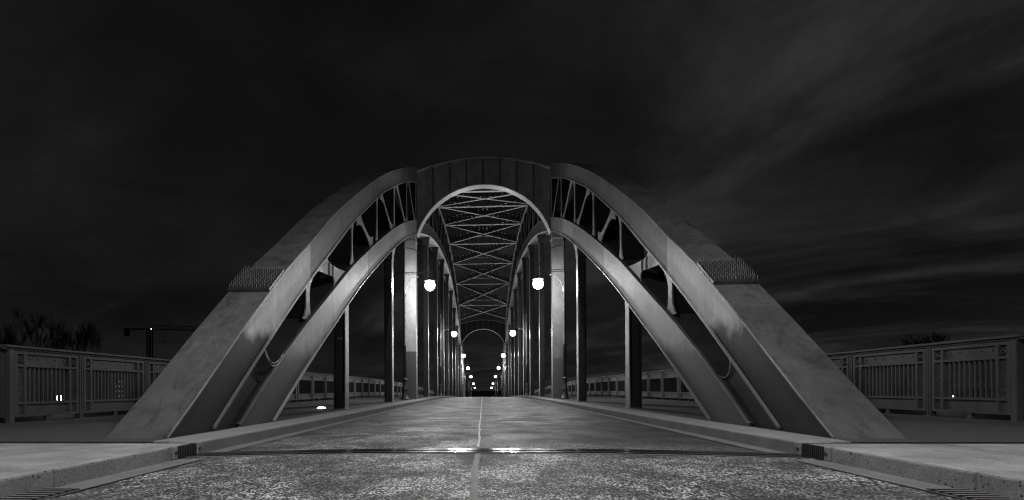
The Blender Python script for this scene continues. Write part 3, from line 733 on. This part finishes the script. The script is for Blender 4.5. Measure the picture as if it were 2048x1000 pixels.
def branch_tree(h,seed,spread=.5,depth=6,rmin=.05):
    rnd=random.Random(seed); tr=MB(); cr=MB()
    def go(p,d,l,r,k):
        r=max(r,rmin); pts=[p]; rad=[r]; q=p; dd=d
        seg=3
        for i in range(seg):
            dd=(dd+Vector((rnd.uniform(-.18,.18),rnd.uniform(-.18,.18),rnd.uniform(-.02,.14)))).normalized()
            q=q+dd*(l/seg); pts.append(q); rad.append(max(rmin*.8,r*(1-.38*(i+1)/seg)))
        (tr if k<2 else cr).tube(pts,rad,6 if k<2 else 3,0,False)
        if k>=depth: return
        n=3
        for i in range(n):
            t=rnd.uniform(.45,1) if i else 1
            j=min(seg,max(1,round(t*seg))); b=pts[j]
            a=rnd.uniform(0,2*math.pi); sp=rnd.uniform(.25,spread+.25)
            nd=(dd+Vector((math.cos(a)*sp,math.sin(a)*sp,.12))).normalized()
            go(b,nd,l*rnd.uniform(.62,.82),rad[j]*rnd.uniform(.55,.75),k+1)
    go(Vector((0,0,-.3)),Vector((0,0,1)),h*.3,h*.018,0)
    return tr,cr
protos=[]
def make_tree(i,h,seed,spread,label,loc,wd):
    root=thing('bare_tree',label,'tree',(0,0,0),'bare trees beyond the left railing')
    tr,cr=branch_tree(h,seed,spread)
    top=max(v[2] for v in cr.v); hw=sorted(abs(v[0]) for v in cr.v)[int(len(cr.v)*.97)]
    for q in (tr,cr): q.v=[(v[0]*wd/2/hw,v[1]*wd/2/hw,v[2]*h/top) for v in q.v]
    tr.build('trunk',M['bark'],root); cr.build('crown',M['bark'],root); root.location=loc; return root
def at(px,D):
    c_,s_=math.cos(R(3)),math.sin(R(3)); u=(px-913.6)/1000
    return -.06+D*(u*c_-s_)/(u*s_+c_)
def level(px,py,D):
    x=at(px,D); return .655+(777-.00524*(px-966)-py)/1000*(D*math.cos(R(3))-(x+.06)*math.sin(R(3)))
specs=[(80,632,62,120,'tallest bare tree with a broad fan of branches, far left of the crane',3,.62),
       (130,647,44,126,'bushy bare tree right of the tallest one, behind the left railing',5,.62),
       (154,656,36,122,'dense bare tree between the bushy tree and the one nearest the crane',8,.6),
       (187,655,42,124,'spreading bare tree standing nearest the crane',11,.7),
       (27,657,34,130,'low bare tree near the left edge beside the tallest tree',13,.6),
       (3,673,40,118,'short bare tree cut by the left edge of the photo',15,.6)]
for px,py,wp,D,lab,sd,sp in specs: make_tree(0,(level(px,py,D)-gz(0,D))*1.12,sd,sp,lab,(at(px,D),D,gz(0,D)),wp*D/1000*1.15)
# the dark wood on the far bank reads as one mass
wood=MB(); src=[]
for sd in (21,22,23):
    a,b=branch_tree(10,sd,.75,5); src.append((a.v+b.v,a.f+[tuple(len(a.v)+i for i in f) for f in b.f]))
rnd=random.Random(4)
for k in range(150):
    D=rnd.uniform(210,260); px=rnd.uniform(-300,2400)
    if 1760<px<1900: D=170
    s=rnd.uniform(.55,1.0)*(1.15 if 1180<px<1350 or 690<px<760 else .95); x=at(px,D); v,f=src[k%3]; a=rnd.uniform(0,6.28); c,n_=math.cos(a),math.sin(a)
    n=wood.add([(x+(p[0]*c-p[1]*n_)*s*1.5,D+(p[0]*n_+p[1]*c)*s*1.5,gz(0,D)-.5+p[2]*s) for p in v])
    for q in f: wood.face([n+i for i in q])
tag(wood.build('wood',M['bark']),'dark bare wood lining the far river bank behind the railings','wood',kind='stuff')
for px,py,wp,sd,lab in ((1815,668,84,31,'bare tree behind the right railing, the left one of two'),(1858,667,80,33,'bare tree behind the right railing, the right one of two')):
    t_=make_tree(0,level(px,py,110)-gz(0,110),sd,.8,lab,(at(px,110),110,gz(0,110)),wp*.11*1.1); t_['group']='bare trees beyond the right railing'

# tower crane
CY=300; cx=at(300,CY); zg=gz(0,CY); zj=38.5
root=thing('tower_crane','dark tower crane with a horizontal jib and hanging counterweight beyond the left railing','tower crane',(cx,CY,zg))
mb=MB()
for a in (-1.1,1.1):
    for b in (-1.1,1.1): mb.bar((cx+a,CY+b,zg),(cx+a,CY+b,zj),.5,.5)
z=zg
while z<zj-2:
    for b in (-1.1,1.1):
        mb.bar((cx-1.1,CY+b,z),(cx+1.1,CY+b,z+2),.22,.22); mb.bar((cx+1.1,CY+b,z),(cx-1.1,CY+b,z+2),.22,.22)
    z+=2
mb.build('mast',M['crane'],root)
mb=MB(); mb.bar((cx,CY,zj+.3),(cx-15,CY,zj+.1),1.4,1.1); mb.build('counter_jib',M['crane'],root)
mb=MB(); mb.box(cx-16,cx-13.6,CY-1,CY+1,zj-4.2,zj+.8); mb.build('counterweight',M['crane'],root)
mb=MB(); 
for dx in (0,): 
    mb.bar((cx,CY-.8,zj),(cx+42,CY-.8,zj-1.4),.35,.4); mb.bar((cx,CY+.8,zj),(cx+42,CY+.8,zj-1.4),.35,.4); mb.bar((cx,CY,zj+2.6),(cx+42,CY,zj+.6),.35,.35)
for i in range(21):
    x0=cx+2*i; z0=zj-1.4*i/21; z1=zj+2.6-2.0*(i+.5)/21
    mb.bar((x0,CY-.8,z0),(x0+1,CY,z1),.18,.18); mb.bar((x0+1,CY,z1),(x0+2,CY-.8,z0-.07),.18,.18)
mb.build('jib',M['crane'],root)
mb=MB(); mb.box(cx+1.2,cx+2.8,CY-2,CY-.9,zj-2,zj+.2); mb.build('cab',M['crane'],root)
mb=MB(); mb.lathe((cx+2.6,CY-2.3,zj),[(.08,-.14),(.18,0),(.08,.14)],8); mb.build('warning_lamp',M['uplight'],root)
mb=MB(); mb.bar((cx+9.5,CY,zj-.4),(cx+9.5,CY,zj-7),.08,.08); mb.box(cx+9,cx+10,CY-.3,CY+.3,zj-7.9,zj-7); mb.build('hook_block',M['crane'],root)

# far bank lamps seen through the railings
for px,py,D,lab in ((119,796,95,'bright distant lamp glinting between the left railing bars'),(1900,793,95,'tiny distant lamp glinting between the right railing bars')):
    x=at(px,D); z=level(px,py,D); g=gz(0,D); b=max(g,-5.0)
    root=thing('bank_lamp',lab,'distant lamp',(x,D,b),'distant lamps on the far bank')
    mb=MB(); mb.tube([(x,D,b-.5),(x,D,z-.2)],[.08,.06],8); mb.build('pole',M['post'],root)
    mb=MB(); r=.6 if px<500 else .45; mb.lathe((x,D,z),[(r*.3,-r),(r*.85,-r*.5),(r,0),(r*.8,r*.55),(r*.3,r*.9)],10); mb.build('globe',M['glow_small'],root)
D=190; x=at(241,D); g=gz(0,D)
root=thing('apartment_building','dark block with rows of tiny lit windows seen through the left railing','building',(x,D,g))
mb=MB(); mb.box(x-9,x+9,D,D+14,g,g+11.5); bd=mb.build('wall',M['brick'],root)
mb=MB(); mb.prism_y([(x-9.4,g+11.502),(x+9.4,g+11.502),(x+7,g+12.5),(x-7,g+12.5)],D-.3,D+14.3); mb.build('roof',M['crane'],root)
rw=random.Random(2)
for r in range(5):
    for c in range(4):
        if rw.random()<.75:
            xx=x-1.8+c*1.1; zz=g+2.0+r*1.9; mb=MB(); mb.box(xx,xx+.42,D-.05,D+.02,zz,zz+.55); mb.build('window',M['windows'],root)

# ------------------------------------------------------------------ sky, added fill sun, camera
w=bpy.data.worlds.new('World'); S.world=w; w.use_nodes=True; nt=w.node_tree; bg=nt.nodes['Background']
sky=N(nt,'ShaderNodeTexSky',sky_type='NISHITA'); sky.sun_disc=False; sky.sun_elevation=R(2); sky.sun_rotation=R(200)
bw=N(nt,'ShaderNodeRGBToBW'); nt.links.new(sky.outputs[0],bw.inputs[0])
tc=N(nt,'ShaderNodeTexCoord'); sp=N(nt,'ShaderNodeSeparateXYZ'); nt.links.new(tc.outputs['Generated'],sp.inputs[0])
zz=math_(nt,'ADD',math_(nt,'MAXIMUM',sp.outputs['Z'],0.0),.16)
u=math_(nt,'DIVIDE',sp.outputs['X'],zz); v=math_(nt,'DIVIDE',sp.outputs['Y'],zz)
cb=N(nt,'ShaderNodeCombineXYZ'); nt.links.new(u,cb.inputs[0]); nt.links.new(v,cb.inputs[1])
vr=N(nt,'ShaderNodeVectorRotate',rotation_type='Z_AXIS'); vr.inputs['Angle'].default_value=R(38); nt.links.new(cb.outputs[0],vr.inputs['Vector'])
mp=N(nt,'ShaderNodeMapping'); mp.inputs['Location'].default_value=(7.3,4.2,0); mp.inputs['Scale'].default_value=(.42,1.0,1); nt.links.new(vr.outputs[0],mp.inputs[0])
st=noise(nt,mp.outputs[0],1.05,6,.56,1.2)
mot=noise(nt,cb.outputs[0],1.7,6,.6,.8)
soft=noise(nt,cb.outputs[0],.55,3,.5)
streak=math_(nt,'MULTIPLY',ramp(nt,st,[(.42,0),(.54,.28),(.70,1)]),ramp(nt,mot,[(.3,.35),(.65,1.15)]))
veil=ramp(nt,soft,[(.3,.0),(.75,1)])
xr=N(nt,'ShaderNodeMapRange'); nt.links.new(sp.outputs['X'],xr.inputs[0]); xr.inputs[1].default_value=-.45; xr.inputs[2].default_value=.4; xr.inputs[3].default_value=.3; xr.inputs[4].default_value=1
val=math_(nt,'ADD',.0030,math_(nt,'MULTIPLY',math_(nt,'MULTIPLY',veil,ramp(nt,mot,[(.3,.5),(.7,1.3)])),.008))
val=math_(nt,'ADD',val,math_(nt,'MULTIPLY',math_(nt,'MULTIPLY',streak,xr.outputs[0]),.025))
hz=math_(nt,'POWER',math_(nt,'SUBTRACT',1.0,math_(nt,'ABSOLUTE',sp.outputs['Z']),True),9.0); val=math_(nt,'ADD',val,math_(nt,'MULTIPLY',hz,.0022))
val=math_(nt,'ADD',val,math_(nt,'MULTIPLY',bw.outputs[0],.0002))
nt.links.new(val,bg.inputs['Color']); bg.inputs['Strength'].default_value=1.0
sun=bpy.data.lights.new('fill_sun','SUN'); sun.energy=.03; sun.angle=R(.5); so=bpy.data.objects.new('fill_sun',sun); COL.objects.link(so); so.rotation_euler=(R(52),0,R(-20))  # faint fill light, added to give railings and top faces some shape

cam=bpy.data.cameras.new('camera'); co=bpy.data.objects.new('camera',cam); COL.objects.link(co); S.camera=co
cam.sensor_width=36; cam.sensor_fit='HORIZONTAL'; cam.lens=36*1000/2048; cam.clip_end=5000; cam.clip_start=.05
th=R(3); ro=R(.3); ppx=966-1000*math.tan(th); ppy=777+math.tan(ro)*(966-ppx)
# offset of the frame's centre from the optical axis, expressed in the rolled frame
cam.shift_x=(1024-ppx)/2048; cam.shift_y=(ppy-500)/2048
co.matrix_world=Matrix.Translation((-.06,0,.655)) @ Matrix.Rotation(th,4,'Z') @ Matrix.Rotation(R(90),4,'X') @ Matrix.Rotation(-ro,4,'Z')
vs=S.view_settings; vs.view_transform='Standard'; vs.look='None'; vs.exposure=0; vs.gamma=1
S.cycles.max_bounces=6; S.cycles.volume_bounces=0; S.cycles.use_denoising=True; S.cycles.use_adaptive_sampling=False; S.cycles.pixel_filter_type='BLACKMAN_HARRIS'; S.cycles.filter_width=1.25; S.cycles.sample_clamp_indirect=4
